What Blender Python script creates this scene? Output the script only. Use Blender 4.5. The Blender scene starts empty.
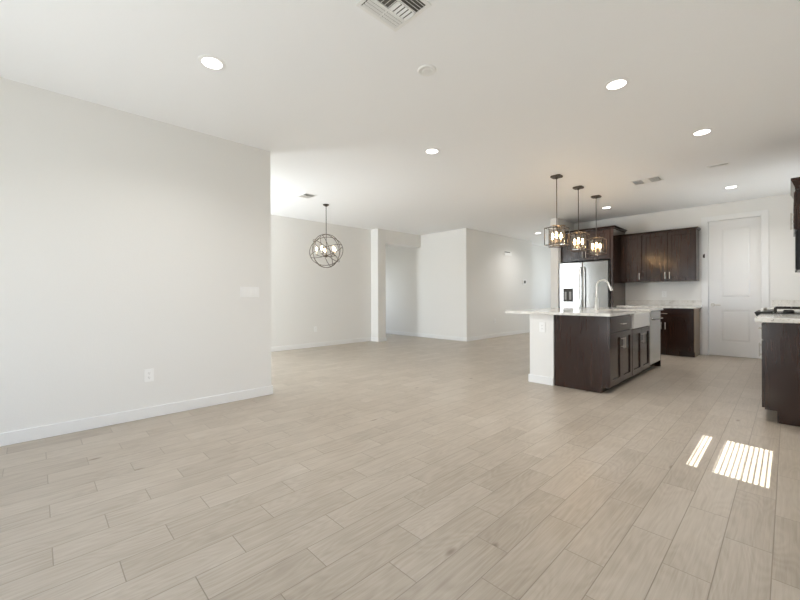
import bpy, bmesh, math, random
from mathutils import Matrix, Vector
random.seed(7)
SC = bpy.context.scene
COL = SC.collection
R = math.radians
PI = math.pi
H = 2.79            # ceiling height

# ------------------------------------------------------------------ camera
cd = bpy.data.cameras.new('camera')
cam = bpy.data.objects.new('camera', cd)
COL.objects.link(cam)
cd.sensor_fit = 'HORIZONTAL'
cd.sensor_width = 36.0
cd.lens = 376.17 / 800 * 36.0
cd.shift_y = -3.743 / 800
cd.clip_start = 0.05
cam.matrix_world = (Matrix.Translation((0, 0, 1.12)) @ Matrix.Rotation(R(45.916), 4, 'Z')
                    @ Matrix.Rotation(R(90), 4, 'X') @ Matrix.Rotation(R(-0.249), 4, 'Z'))
SC.camera = cam

# ------------------------------------------------------------------ view, world, sun, daylight
SC.view_settings.view_transform = 'Standard'
SC.view_settings.look = 'None'
SC.view_settings.gamma = 1.0
SC.view_settings.use_curve_mapping = False
SC.view_settings.exposure = 0.0
try:
    SC.cycles.use_denoising = True
    SC.cycles.max_bounces = 14
    SC.cycles.diffuse_bounces = 9
    SC.cycles.sample_clamp_indirect = 6.0
    SC.cycles.caustics_reflective = False
    SC.cycles.caustics_refractive = False
except Exception:
    pass

w = bpy.data.worlds.new('world')
SC.world = w
w.use_nodes = True
nt = w.node_tree
bg = nt.nodes['Background']
tc = nt.nodes.new('ShaderNodeTexCoord')
sep = nt.nodes.new('ShaderNodeSeparateXYZ')
nt.links.new(tc.outputs['Generated'], sep.inputs[0])
cr = nt.nodes.new('ShaderNodeValToRGB')
cr.color_ramp.elements[0].position = 0.0
cr.color_ramp.elements[0].color = (0.42, 0.40, 0.36, 1)
e = cr.color_ramp.elements.new(0.08); e.color = (0.80, 0.88, 1.0, 1)
cr.color_ramp.elements[-1].position = 1.0
cr.color_ramp.elements[-1].color = (0.35, 0.55, 0.95, 1)
nt.links.new(sep.outputs['Z'], cr.inputs[0])
nt.links.new(cr.outputs[0], bg.inputs['Color'])
bg.inputs['Strength'].default_value = 1.6

sl = bpy.data.lights.new('sun', 'SUN')
sl.energy = 38.0
sl.angle = R(0.25)
sl.color = (1.0, 0.97, 0.92)
sun = bpy.data.objects.new('sun', sl)
COL.objects.link(sun)
sdir = Vector((-1.0, 0.12, -1.8))
sun.rotation_euler = sdir.to_track_quat('-Z', 'Y').to_euler()
sun.location = (4, 2, 6)


def daylight(name, loc, direction, sx, sy, power, color):
    l = bpy.data.lights.new(name, 'AREA')
    l.shape = 'RECTANGLE'
    l.size = sx
    l.size_y = sy
    l.energy = power
    l.color = color
    o = bpy.data.objects.new(name, l)
    COL.objects.link(o)
    o.location = loc
    o.rotation_euler = Vector(direction).to_track_quat('-Z', 'Z').to_euler()
    return o


# sky light at the dining window, then lamps added to brighten the rooms
DAY = (0.925, 0.96, 1.0)
PW = dict(dining=165, dground=90, west=20, kitchen=1, hall=32, passage=19, can=10.5, world=3.4, pground=200, kground=80, sground=18)
daylight('daylight_dining_window', (-6.575, 0.23, 1.35), (0, 1, 0.15), 1.2, 2.1, PW['dining'], DAY)
daylight('daylight_dining_west_window', (-7.48, 1.95, 1.45), (1, 0, 0.15), 1.8, 1.9, PW['west'], DAY)  # added lamp, brightens the dining room from its hidden wall
daylight('daylight_kitchen_window', (0.60, 7.75, 1.75), (-1, -0.1, 0.25), 1.6, 1.2, PW['kitchen'], DAY)  # added lamp, brightens the kitchen from the right
daylight('daylight_hall_window', (-4.6, 13.58, 1.6), (0, -1, 0), 1.2, 1.8, PW['hall'], DAY)  # added lamp at the unseen hall end, brightens the hall
# up-facing lamps added outside the openings to brighten the ceilings
GND = (0.945, 0.965, 1.0)
daylight('paving_bounce_patio', (-2.0, -3.3, 0.05), (0, 0.35, 1), 3.6, 1.8, PW['pground'], GND)
daylight('paving_bounce_dining', (-6.575, -0.6, 0.05), (0, 0.35, 1), 2.4, 1.5, PW['dground'], GND)
daylight('paving_bounce_kitchen', (1.35, 7.75, 0.30), (-0.5, 0, 1), 1.4, 2.2, PW['kground'], GND)
daylight('paving_bounce_side', (1.35, -0.9, 0.05), (-0.5, 0, 1), 1.4, 2.2, PW['sground'], GND)
daylight('daylight_passage_door', (-9.32, 6.95, 1.3), (1, 0, 0), 1.0, 2.0, PW['passage'], (1.0, 0.97, 0.93))  # added lamp, lifts the dark passage
bg.inputs['Strength'].default_value = PW['world']


# ------------------------------------------------------------------ materials
def lin(c):
    return tuple(((v / 255) / 12.92 if v / 255 <= 0.04045 else ((v / 255 + 0.055) / 1.055) ** 2.4) for v in c) + (1,)


def pmat(name, rgb, rough=0.5, metal=0.0, **kw):
    m = bpy.data.materials.new(name)
    m.use_nodes = True
    b = m.node_tree.nodes['Principled BSDF']
    b.inputs['Base Color'].default_value = lin(rgb)
    b.inputs['Roughness'].default_value = rough
    b.inputs['Metallic'].default_value = metal
    for k, v in kw.items():
        b.inputs[k.replace('_', ' ')].default_value = v
    return m


def N(m, t, **kw):
    n = m.node_tree.nodes.new(t)
    for k, v in kw.items():
        setattr(n, k, v)
    return n


def L(m, a, b):
    m.node_tree.links.new(a, b)


def math_node(m, op, a, b=None, c=None):
    n = N(m, 'ShaderNodeMath', operation=op)
    for i, v in enumerate((a, b, c)):
        if v is None:
            continue
        if isinstance(v, (int, float)):
            n.inputs[i].default_value = v
        else:
            L(m, v, n.inputs[i])
    return n.outputs[0]


def ramp(m, fac, stops):
    n = N(m, 'ShaderNodeValToRGB')
    n.color_ramp.elements[0].position = stops[0][0]
    n.color_ramp.elements[0].color = lin(stops[0][1])
    n.color_ramp.elements[1].position = stops[-1][0]
    n.color_ramp.elements[1].color = lin(stops[-1][1])
    for p, c in stops[1:-1]:
        e = n.color_ramp.elements.new(p)
        e.color = lin(c)
    L(m, fac, n.inputs[0])
    return n.outputs[0]


def paint(name, rgb, rough=0.7, bump=0.0, scale=120):
    m = pmat(name, rgb, rough)
    b = m.node_tree.nodes['Principled BSDF']
    t = N(m, 'ShaderNodeTexCoord')
    n = N(m, 'ShaderNodeTexNoise')
    n.inputs['Scale'].default_value = scale
    n.inputs['Detail'].default_value = 3
    L(m, t.outputs['Object'], n.inputs['Vector'])
    bp = N(m, 'ShaderNodeBump')
    bp.inputs['Strength'].default_value = bump
    bp.inputs['Distance'].default_value = 0.002
    L(m, n.outputs[0], bp.inputs['Height'])
    L(m, bp.outputs[0], b.inputs['Normal'])
    return m


M = {}
M['wall'] = paint('wall_paint', (231, 230, 227), 0.75, 0.25, 90)
M['ceiling'] = paint('ceiling_paint', (245, 246, 247), 0.85, 0.3, 70)
M['trim'] = paint('trim_paint', (234, 234, 233), 0.4, 0.02, 40)
M['white_plastic'] = pmat('white_plastic', (241, 241, 240), 0.35)
M['grey_plastic'] = pmat('grey_plastic', (150, 148, 144), 0.4)
M['slot'] = pmat('dark_slot', (60, 58, 55), 0.6)
M['vent_dark'] = pmat('duct_dark', (105, 102, 97), 0.8)
M['vent_white'] = pmat('vent_enamel', (240, 240, 238), 0.45)
M['nickel'] = pmat('satin_nickel', (205, 200, 192), 0.28, 1.0)
M['faucet'] = pmat('brushed_faucet_steel', (222, 219, 213), 0.32, 0.55)
M['bronze'] = pmat('bronze_metal', (92, 84, 76), 0.4, 0.8)
M['black'] = pmat('black_enamel', (22, 22, 23), 0.25)
M['iron'] = pmat('cast_iron', (30, 29, 28), 0.55)
M['black_glass'] = pmat('black_glass', (14, 17, 22), 0.05)
M['sink'] = pmat('white_fireclay', (226, 224, 219), 0.12)
M['candle'] = pmat('candle_sleeve', (228, 220, 205), 0.5)
M['inside'] = pmat('carcass_dark', (38, 28, 23), 0.6)


def emit(name, rgb, strength):
    m = bpy.data.materials.new(name)
    m.use_nodes = True
    nt = m.node_tree
    nt.nodes.clear()
    o = nt.nodes.new('ShaderNodeOutputMaterial')
    e = nt.nodes.new('ShaderNodeEmission')
    e.inputs[0].default_value = lin(rgb)
    e.inputs[1].default_value = strength
    nt.links.new(e.outputs[0], o.inputs[0])
    return m


M['lens'] = emit('led_lens', (255, 250, 242), 9.0)
M['bulb'] = emit('warm_bulb', (255, 212, 155), 125.0)
M['bulb_soft'] = emit('soft_warm_bulb', (255, 222, 175), 25.0)


def glass(name, tint, refl=0.10):
    m = bpy.data.materials.new(name)
    m.use_nodes = True
    nt = m.node_tree
    nt.nodes.clear()
    o = nt.nodes.new('ShaderNodeOutputMaterial')
    mx = nt.nodes.new('ShaderNodeMixShader')
    tr = nt.nodes.new('ShaderNodeBsdfTransparent')
    gl = nt.nodes.new('ShaderNodeBsdfGlossy')
    tr.inputs[0].default_value = tint
    gl.inputs['Roughness'].default_value = 0.08
    lw = nt.nodes.new('ShaderNodeLayerWeight')
    lw.inputs[0].default_value = 0.25
    mm = nt.nodes.new('ShaderNodeMath')
    mm.operation = 'MULTIPLY_ADD'
    mm.inputs[1].default_value = 0.5
    mm.inputs[2].default_value = refl
    nt.links.new(lw.outputs['Fresnel'], mm.inputs[0])
    nt.links.new(mm.outputs[0], mx.inputs[0])
    nt.links.new(tr.outputs[0], mx.inputs[1])
    nt.links.new(gl.outputs[0], mx.inputs[2])
    nt.links.new(mx.outputs[0], o.inputs[0])
    return m


M['glass'] = glass('clear_shade_glass', (0.93, 0.90, 0.86, 1), 0.08)
M['pane'] = glass('window_pane', (0.96, 0.98, 0.98, 1), 0.02)


def wood_mat(name, dark, mid, light, rough=0.3, axis='Z'):
    m = pmat(name, mid, rough)
    b = m.node_tree.nodes['Principled BSDF']
    t = N(m, 'ShaderNodeTexCoord')
    mp = N(m, 'ShaderNodeMapping')
    mp.inputs['Scale'].default_value = (38, 38, 2.2) if axis == 'Z' else (2.2, 38, 38)
    L(m, t.outputs['Object'], mp.inputs[0])
    n = N(m, 'ShaderNodeTexNoise')
    n.inputs['Scale'].default_value = 1.0
    n.inputs['Detail'].default_value = 5
    n.inputs['Distortion'].default_value = 0.4
    L(m, mp.outputs[0], n.inputs['Vector'])
    c = ramp(m, n.outputs[0], [(0.3, dark), (0.5, mid), (0.72, light)])
    L(m, c, b.inputs['Base Color'])
    b.inputs['Specular IOR Level'].default_value = 0.4
    b.inputs['Coat Weight'].default_value = 0.3
    b.inputs['Coat Roughness'].default_value = 0.13
    return m


M['espresso'] = wood_mat('espresso_wood', (40, 22, 14), (44, 26, 18), (49, 30, 21), 0.22)
M['espresso_h'] = wood_mat('espresso_wood_cross', (40, 22, 14), (44, 26, 18), (49, 30, 21), 0.22, 'X')
M['maple'] = wood_mat('unfinished_cabinet_side', (106, 82, 52), (122, 96, 62), (138, 110, 74), 0.4)  # paler brown of the lit side put into the colour


def steel_mat():
    m = pmat('brushed_stainless', (152, 151, 149), 0.27, 1.0)
    b = m.node_tree.nodes['Principled BSDF']
    t = N(m, 'ShaderNodeTexCoord')
    mp = N(m, 'ShaderNodeMapping')
    mp.inputs['Scale'].default_value = (3, 3, 400)
    L(m, t.outputs['Object'], mp.inputs[0])
    n = N(m, 'ShaderNodeTexNoise')
    n.inputs['Scale'].default_value = 1
    L(m, mp.outputs[0], n.inputs['Vector'])
    r = math_node(m, 'MULTIPLY_ADD', n.outputs[0], 0.08, 0.10)
    L(m, r, b.inputs['Roughness'])
    return m


M['steel'] = steel_mat()
M['steel_light'] = pmat('pale_stainless', (212, 210, 206), 0.35, 0.6)


def granite_mat():
    m = pmat('speckled_granite', (225, 222, 216), 0.12)
    b = m.node_tree.nodes['Principled BSDF']
    t = N(m, 'ShaderNodeTexCoord')
    n = N(m, 'ShaderNodeTexNoise')
    n.inputs['Scale'].default_value = 9
    n.inputs['Detail'].default_value = 8
    n.inputs['Roughness'].default_value = 0.7
    L(m, t.outputs['Object'], n.inputs['Vector'])
    c1 = ramp(m, n.outputs[0], [(0.28, (176, 170, 161)), (0.42, (212, 209, 203)), (0.6, (228, 226, 221)), (0.8, (215, 209, 199))])
    v = N(m, 'ShaderNodeTexNoise')
    v.inputs['Scale'].default_value = 70
    v.inputs['Detail'].default_value = 3
    L(m, t.outputs['Object'], v.inputs['Vector'])
    f = math_node(m, 'GREATER_THAN', v.outputs[0], 0.675)
    mx = N(m, 'ShaderNodeMix', data_type='RGBA')
    L(m, f, mx.inputs[0])
    L(m, c1, mx.inputs[6])
    mx.inputs[7].default_value = lin((142, 132, 121))
    L(m, mx.outputs[2], b.inputs['Base Color'])
    return m


M['granite'] = granite_mat()


def floor_mat():
    m = pmat('wood_look_tile', (170, 160, 146), 0.4)
    b = m.node_tree.nodes['Principled BSDF']
    t = N(m, 'ShaderNodeTexCoord')
    s = N(m, 'ShaderNodeSeparateXYZ')
    L(m, t.outputs['Object'], s.inputs[0])
    P, LEN = 0.1607, 0.61
    xr = math_node(m, 'DIVIDE', math_node(m, 'ADD', s.outputs['X'], 1.657 + P * 90), P)
    row = math_node(m, 'FLOOR', xr)
    fx = math_node(m, 'FRACT', xr)
    r3 = math_node(m, 'MODULO', row, 3.0)
    off = math_node(m, 'MULTIPLY_ADD', r3, -LEN / 3, 0.456 - LEN * 30)
    yr = math_node(m, 'DIVIDE', math_node(m, 'SUBTRACT', s.outputs['Y'], off), LEN)
    colm = math_node(m, 'FLOOR', yr)
    fy = math_node(m, 'FRACT', yr)
    # distance to tile edge, in metres
    dx = math_node(m, 'MULTIPLY', math_node(m, 'MINIMUM', fx, math_node(m, 'SUBTRACT', 1.0, fx)), P)
    dy = math_node(m, 'MULTIPLY', math_node(m, 'MINIMUM', fy, math_node(m, 'SUBTRACT', 1.0, fy)), LEN)
    d = math_node(m, 'MINIMUM', dx, dy)
    mr = N(m, 'ShaderNodeMapRange', interpolation_type='SMOOTHSTEP')
    L(m, d, mr.inputs[0])
    mr.inputs[1].default_value = 0.0008
    mr.inputs[2].default_value = 0.0026
    grout = mr.outputs[0]                       # 0 in the joint, 1 on the tile
    cv = N(m, 'ShaderNodeCombineXYZ')
    L(m, row, cv.inputs[0])
    L(m, colm, cv.inputs[1])
    wn = N(m, 'ShaderNodeTexWhiteNoise', noise_dimensions='3D')
    L(m, cv.outputs[0], wn.inputs['Vector'])
    sc = N(m, 'ShaderNodeVectorMath', operation='SCALE')
    L(m, wn.outputs['Color'], sc.inputs[0])
    sc.inputs['Scale'].default_value = 40.0
    ad = N(m, 'ShaderNodeVectorMath', operation='ADD')
    L(m, t.outputs['Object'], ad.inputs[0])
    L(m, sc.outputs[0], ad.inputs[1])
    # long fine grain
    mp = N(m, 'ShaderNodeMapping')
    mp.inputs['Scale'].default_value = (95, 3.2, 1)
    L(m, ad.outputs[0], mp.inputs[0])
    g = N(m, 'ShaderNodeTexNoise')
    g.inputs['Scale'].default_value = 1
    g.inputs['Detail'].default_value = 6
    g.inputs['Roughness'].default_value = 0.6
    g.inputs['Distortion'].default_value = 0.6
    L(m, mp.outputs[0], g.inputs['Vector'])
    # cathedral figure: contour lines of a slow noise
    mp2 = N(m, 'ShaderNodeMapping')
    mp2.inputs['Scale'].default_value = (7, 1.5, 1)
    L(m, ad.outputs[0], mp2.inputs[0])
    g2 = N(m, 'ShaderNodeTexNoise')
    g2.inputs['Scale'].default_value = 1
    g2.inputs['Detail'].default_value = 1.5
    L(m, mp2.outputs[0], g2.inputs['Vector'])
    cont = math_node(m, 'SINE', math_node(m, 'MULTIPLY', g2.outputs[0], 95.0))
    # blotches
    g3 = N(m, 'ShaderNodeTexNoise')
    g3.inputs['Scale'].default_value = 3.0
    g3.inputs['Detail'].default_value = 2
    L(m, ad.outputs[0], g3.inputs['Vector'])
    v = math_node(m, 'MULTIPLY_ADD', g.outputs[0], 0.55, 0.0)
    v = math_node(m, 'MULTIPLY_ADD', cont, 0.035, v)
    v = math_node(m, 'MULTIPLY_ADD', g3.outputs[0], 0.30, v)
    v = math_node(m, 'MULTIPLY_ADD', wn.outputs['Value'], 0.12, v)
    col = ramp(m, v, [(0.25, (152, 140, 125)), (0.50, (175, 164, 149)), (0.75, (192, 182, 169))])
    # knots
    kn = N(m, 'ShaderNodeTexVoronoi')
    kn.inputs['Scale'].default_value = 1.0
    mp3 = N(m, 'ShaderNodeMapping')
    mp3.inputs['Scale'].default_value = (3.2, 1.3, 1)
    L(m, ad.outputs[0], mp3.inputs[0])
    L(m, mp3.outputs[0], kn.inputs['Vector'])
    km = N(m, 'ShaderNodeMapRange', interpolation_type='SMOOTHSTEP')
    L(m, kn.outputs['Distance'], km.inputs[0])
    km.inputs[1].default_value = 0.015
    km.inputs[2].default_value = 0.075
    mk = N(m, 'ShaderNodeMix', data_type='RGBA')
    L(m, km.outputs[0], mk.inputs[0])
    mk.inputs[6].default_value = lin((122, 108, 92))
    L(m, col, mk.inputs[7])
    mg = N(m, 'ShaderNodeMix', data_type='RGBA')
    L(m, grout, mg.inputs[0])
    mg.inputs[6].default_value = lin((138, 127, 112))
    L(m, mk.outputs[2], mg.inputs[7])
    L(m, mg.outputs[2], b.inputs['Base Color'])
    rr = math_node(m, 'MULTIPLY_ADD', g.outputs[0], 0.18, 0.26)
    L(m, rr, b.inputs['Roughness'])
    bp = N(m, 'ShaderNodeBump')
    bp.inputs['Strength'].default_value = 0.5
    bp.inputs['Distance'].default_value = 0.0015
    hh = math_node(m, 'MULTIPLY_ADD', g.outputs[0], 0.15, grout)
    L(m, hh, bp.inputs['Height'])
    L(m, bp.outputs[0], b.inputs['Normal'])
    return m


M['floor'] = floor_mat()


# ------------------------------------------------------------------ mesh helpers
def box(bm, x0, x1, y0, y1, z0, z1):
    r = bmesh.ops.create_cube(bm, size=1.0)
    bmesh.ops.scale(bm, vec=(abs(x1 - x0), abs(y1 - y0), abs(z1 - z0)), verts=r['verts'])
    bmesh.ops.translate(bm, vec=((x0 + x1) / 2, (y0 + y1) / 2, (z0 + z1) / 2), verts=r['verts'])
    return r['verts']


def cyl(bm, p0, p1, r, seg=16, r2=None):
    p0, p1 = Vector(p0), Vector(p1)
    d = p1 - p0
    res = bmesh.ops.create_cone(bm, cap_ends=True, segments=seg, radius1=r, radius2=r if r2 is None else r2, depth=d.length)
    q = d.to_track_quat('Z', 'Y').to_matrix().to_4x4()
    bmesh.ops.transform(bm, matrix=Matrix.Translation((p0 + p1) / 2) @ q, verts=res['verts'])
    return res['verts']


def tube(bm, pts, r, seg=10, closed=False):
    pts = [Vector(p) for p in pts]
    n = len(pts)
    rings = []
    up = None
    for i, p in enumerate(pts):
        if closed:
            t = (pts[(i + 1) % n] - pts[i - 1]).normalized()
        else:
            t = (pts[min(i + 1, n - 1)] - pts[max(i - 1, 0)]).normalized()
        if up is None:
            a = Vector((0, 0, 1)) if abs(t.z) < 0.9 else Vector((1, 0, 0))
            up = (a - t * a.dot(t)).normalized()
        else:
            up = (up - t * up.dot(t)).normalized()
        s = t.cross(up)
        rr = r[i] if isinstance(r, (list, tuple)) else r
        rings.append([bm.verts.new(p + (up * math.cos(2 * PI * k / seg) + s * math.sin(2 * PI * k / seg)) * rr) for k in range(seg)])
    m = n if closed else n - 1
    for i in range(m):
        a, b = rings[i], rings[(i + 1) % n]
        for k in range(seg):
            bm.faces.new((a[k], a[(k + 1) % seg], b[(k + 1) % seg], b[k]))
    if not closed:
        bm.faces.new(rings[0][::-1])
        bm.faces.new(rings[-1])


def lathe(bm, prof, c=(0, 0, 0), seg=32):
    rings = []
    for r, z in prof:
        rings.append([bm.verts.new((c[0] + r * math.cos(2 * PI * k / seg), c[1] + r * math.sin(2 * PI * k / seg), c[2] + z)) for k in range(seg)])
    for a, b in zip(rings, rings[1:]):
        for k in range(seg):
            bm.faces.new((a[k], a[(k + 1) % seg], b[(k + 1) % seg], b[k]))
    for rg, rv in ((rings[0], True), (rings[-1], False)):
        if (prof[0] if rv else prof[-1])[0] > 1e-5:
            bm.faces.new(rg[::-1] if rv else rg)


def prism(bm, poly, axis, a0, a1):
    """polygon extruded along an axis ('x': poly=(y,z), 'y': poly=(x,z), 'z': poly=(x,y))"""
    def P(u, v, a):
        return {'x': (a, u, v), 'y': (u, a, v), 'z': (u, v, a)}[axis]
    A = [bm.verts.new(P(u, v, a0)) for u, v in poly]
    B = [bm.verts.new(P(u, v, a1)) for u, v in poly]
    n = len(poly)
    bm.faces.new(A)
    bm.faces.new(B[::-1])
    for i in range(n):
        bm.faces.new((A[i], B[i], B[(i + 1) % n], A[(i + 1) % n]))


def obj(name, bm, mat, parent=None, bevel=0.0, smooth=False, label=None):
    bmesh.ops.recalc_face_normals(bm, faces=bm.faces)
    me = bpy.data.meshes.new(name)
    bm.to_mesh(me)
    bm.free()
    me.materials.append(mat if not isinstance(mat, str) else M[mat])
    o = bpy.data.objects.new(name, me)
    COL.objects.link(o)
    if parent is not None:
        o.parent = parent
    if smooth:
        for p in me.polygons:
            p.use_smooth = True
        try:
            me.set_sharp_from_angle(angle=R(40))
        except Exception:
            pass
    if bevel > 0:
        md = o.modifiers.new('bevel', 'BEVEL')
        md.width = bevel
        md.segments = 2
        md.limit_method = 'ANGLE'
    if label:
        o['label'] = label
    return o


def boxobj(name, mat, parent, *dims, bevel=0.0, label=None):
    bm = bmesh.new()
    for d in ([dims] if isinstance(dims[0], (int, float)) else dims):
        box(bm, *d)
    return obj(name, bm, mat, parent, bevel, label=label)


def thing(name, label, cat, loc=(0, 0, 0), rz=0.0, group=None):
    o = bpy.data.objects.new(name, None)
    o.empty_display_size = 0.1
    COL.objects.link(o)
    o.location = loc
    o.rotation_euler = (0, 0, rz)
    o['label'] = label
    o['category'] = cat
    if group:
        o['group'] = group
    return o


def tag(o, label, cat, group=None):
    o['label'] = label
    o['category'] = cat
    if group:
        o['group'] = group
    return o


def struct(name, mat, *dims, bevel=0.0):
    o = boxobj(name, mat, None, *dims, bevel=bevel)
    o['kind'] = 'structure'
    return o


def copy_tree(o, parent=None):
    c = o.copy()
    COL.objects.link(c)
    c.parent = parent
    for ch in list(o.children):
        copy_tree(ch, c)
    return c


# ------------------------------------------------------------------ room shell
XL = -4.14      # great room left wall
XR = 0.43       # right wall
YB = 8.99       # kitchen back wall
YR = -2.2       # rear wall
struct('floor', 'floor', (-9.4, 0.7, -2.5, 14.0, -0.10, 0.0))
struct('ceiling', 'ceiling', (-9.4, 0.7, -2.5, 14.0, H, H + 0.12))
struct('wall_left', 'wall', (XL - 0.12, XL, YR, -1.75, 0, H), (XL - 0.12, XL, -0.45, 1.945, 0, H),
       (XL - 0.12, XL, -1.75, -0.45, 0, 0.6), (XL - 0.12, XL, -1.75, -0.45, 2.4, H))
# dining room
struct('wall_dining', 'wall', (-7.42, -7.30, 0.28, 1.0, 0, H), (-7.42, -7.30, 2.9, 6.30, 0, H),
       (-7.42, -7.30, 1.0, 2.9, 0, 0.5), (-7.42, -7.30, 1.0, 2.9, 2.4, H))
struct('wall_pier', 'wall', (-7.295, -7.02, 6.05, 6.30, 0, H))
struct('wall_header', 'wall', (-7.30, -7.02, 6.302, 7.598, 2.455, H))
struct('wall_dining_south', 'wall',
       (-7.298, -7.2, 0.28, 0.40, 0, H), (-5.95, XL - 0.122, 0.28, 0.40, 0, H),
       (-7.2, -5.95, 0.28, 0.40, 0, 0.3), (-7.2, -5.95, 0.28, 0.40, 2.4, H))
# passage beyond the dining room and the hall
struct('wall_hall_front', 'wall', (-9.3, -5.5, 7.60, 7.72, 0, H))
struct('wall_passage_end', 'wall', (-9.3, -9.18, 6.19, 6.45, 0, H), (-9.3, -9.18, 7.40, 7.598, 0, H), (-9.3, -9.18, 6.45, 7.40, 2.3, H))
struct('wall_passage_side', 'wall', (-9.178, -7.422, 6.18, 6.298, 0, H))
struct('wall_hall', 'wall', (-5.62, -5.5, 7.722, 11.0, 0, H))
struct('wall_hall_recess', 'wall', (-5.90, -5.78, 10.882, 13.5, 0, H), (-5.779, -5.622, 10.88, 11.0, 0, H))
struct('wall_hall_end', 'wall', (-5.9, -5.2, 13.502, 13.62, 0, H), (-4.0, -3.45, 13.502, 13.62, 0, H),
       (-5.2, -4.0, 13.502, 13.62, 2.5, H), (-5.2, -4.0, 13.502, 13.62, 0, 0.7))
struct('wall_kitchen_partition', 'wall', (-3.61, -3.455, 8.08, 13.50, 0, H))
# kitchen back wall with the pantry door opening
DX0, DX1, DZ = -1.045, -0.318, 2.485
struct('wall_kitchen_back', 'wall', (-3.453, DX0, YB, YB + 0.12, 0, H), (DX1, XR - 0.002, YB, YB + 0.12, 0, H),
       (DX0, DX1, YB, YB + 0.12, DZ, H))
# right wall: blind window and two added openings
W1 = (2.95, 3.73, 0.92, 1.85)      # y0 y1 z0 z1, window with blinds
W2 = (-1.65, -0.15, 0.5, 2.2)  # opening added out of view to let light in
W3 = (6.95, 8.55, 1.12, 2.35)     # opening added over the worktop to let light into the kitchen
struct('wall_right', 'wall',
       (XR, XR + 0.12, YR, W2[0], 0, H), (XR, XR + 0.12, W2[1], W1[0], 0, H), (XR, XR + 0.12, W1[1], W3[0], 0, H), (XR, XR + 0.12, W3[1], YB + 0.12, 0, H),
       (XR, XR + 0.12, W3[0], W3[1], 0, W3[2]), (XR, XR + 0.12, W3[0], W3[1], W3[3], H),
       (XR, XR + 0.12, W1[0], W1[1], 0, W1[2]), (XR, XR + 0.12, W1[0], W1[1], W1[3], H),
       (XR, XR + 0.12, W2[0], W2[1], 0, W2[2]), (XR, XR + 0.12, W2[0], W2[1], W2[3], H))
# rear wall with the patio door opening
struct('wall_rear', 'wall', (XL, -3.6, YR - 0.12, YR - 0.002, 0, H), (-0.4, XR + 0.12, YR - 0.12, YR - 0.002, 0, H),
       (-3.6, -0.4, YR - 0.12, YR - 0.002, 2.4, H))
struct('wall_eave', 'trim', (XR + 0.13, 1.9, 3.9, 9.2, 2.5, 2.6), (XR + 0.13, 1.9, -2.4, 1.2, 2.5, 2.6))  # unseen slabs added to keep the sun out of the unblinded openings
# panes and frames
def window(name, axis, a0, a1, z0, z1, pos, mullions=(), rails=()):
    t = bpy.data.objects.new(name, None)
    COL.objects.link(t)
    t['kind'] = 'structure'
    fr = bmesh.new()
    w_ = 0.045
    segs = [(a0, a0 + w_, z0, z1), (a1 - w_, a1, z0, z1), (a0 + w_, a1 - w_, z0, z0 + w_), (a0 + w_, a1 - w_, z1 - w_, z1)]
    segs += [(m_ - w_ / 2, m_ + w_ / 2, z0 + w_, z1 - w_) for m_ in mullions]
    segs += [(a0 + w_, a1 - w_, r_[0], r_[1]) for r_ in rails]
    pn = bmesh.new()
    if axis == 'x':
        for s in segs:
            box(fr, s[0], s[1], pos - 0.025, pos + 0.025, s[2], s[3])
        box(pn, a0 + w_, a1 - w_, pos - 0.003, pos + 0.003, z0 + w_, z1 - w_)
    else:
        for s in segs:
            box(fr, pos - 0.025, pos + 0.025, s[0], s[1], s[2], s[3])
        box(pn, pos - 0.003, pos + 0.003, a0 + w_, a1 - w_, z0 + w_, z1 - w_)
    obj('window_frame', fr, 'trim', t)
    obj('pane', pn, 'pane', t)
    return t


window('window_1', 'x', -3.598, -0.402, 0.002, 2.398, YR - 0.06, mullions=(-2.0,))
window('window_2', 'x', -7.198, -5.952, 0.302, 2.398, 0.34)
window('window_3', 'y', W1[0] - 0.03, W1[1] + 0.03, W1[2] - 0.03, W1[3] + 0.03, XR + 0.09, rails=((1.592, 1.645),))
window('window_4', 'y', W2[0] + 0.002, W2[1] - 0.002, W2[2] + 0.002, W2[3] - 0.002, XR + 0.06, rails=((1.33, 1.38),))  # added out of view, lets light into the great room
window('window_6', 'y', W3[0] + 0.002, W3[1] - 0.002, W3[2] + 0.002, W3[3] - 0.002, XR + 0.06, mullions=(7.75,))  # added out of view to light the kitchen
window('window_7', 'y', 1.002, 2.898, 0.502, 2.398, -7.36, mullions=(1.95,))  # added in the hidden dining wall for more light
window('window_8', 'y', -1.748, -0.452, 0.602, 2.398, XL - 0.06)  # added in the unseen part of the left wall for light
window('window_9', 'y', 6.452, 7.398, 0.004, 2.298, -9.24)  # added at the passage end so light reaches it
window('window_5', 'x', -5.198, -4.002, 0.702, 2.498, 13.56)  # added at the unseen hall end for light

# blinds in the small side window
bl = thing('window_blind', 'white horizontal slat blind in the small side window', 'blind', (XR + 0.04, 3.34, W1[3]))
boxobj('head_rail', 'trim', bl, -0.02, 0.02, -0.38, 0.38, -0.04, -0.003)
sb = bmesh.new()
k = 0
z = -0.075
while z > W1[2] - W1[3] + 0.03:
    vs = box(sb, -0.024, 0.024, -0.375, 0.375, -0.0007, 0.0007)
    bmesh.ops.rotate(sb, cent=(0, 0, 0), matrix=Matrix.Rotation(R(-53.8), 3, 'Y'), verts=vs)
    bmesh.ops.translate(sb, vec=(0, 0, z), verts=vs)
    z -= 0.047
    k += 1
sl_ = obj('slats', sb, 'white_plastic', bl)
sl_['kind'] = 'stuff'

# baseboards
BH, BT = 0.10, 0.014


def bboard(name, *dims):
    o = struct(name, 'trim', *[(a, b, c, d, 0.001, BH) for a, b, c, d in dims], bevel=0.003)
    return o


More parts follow.
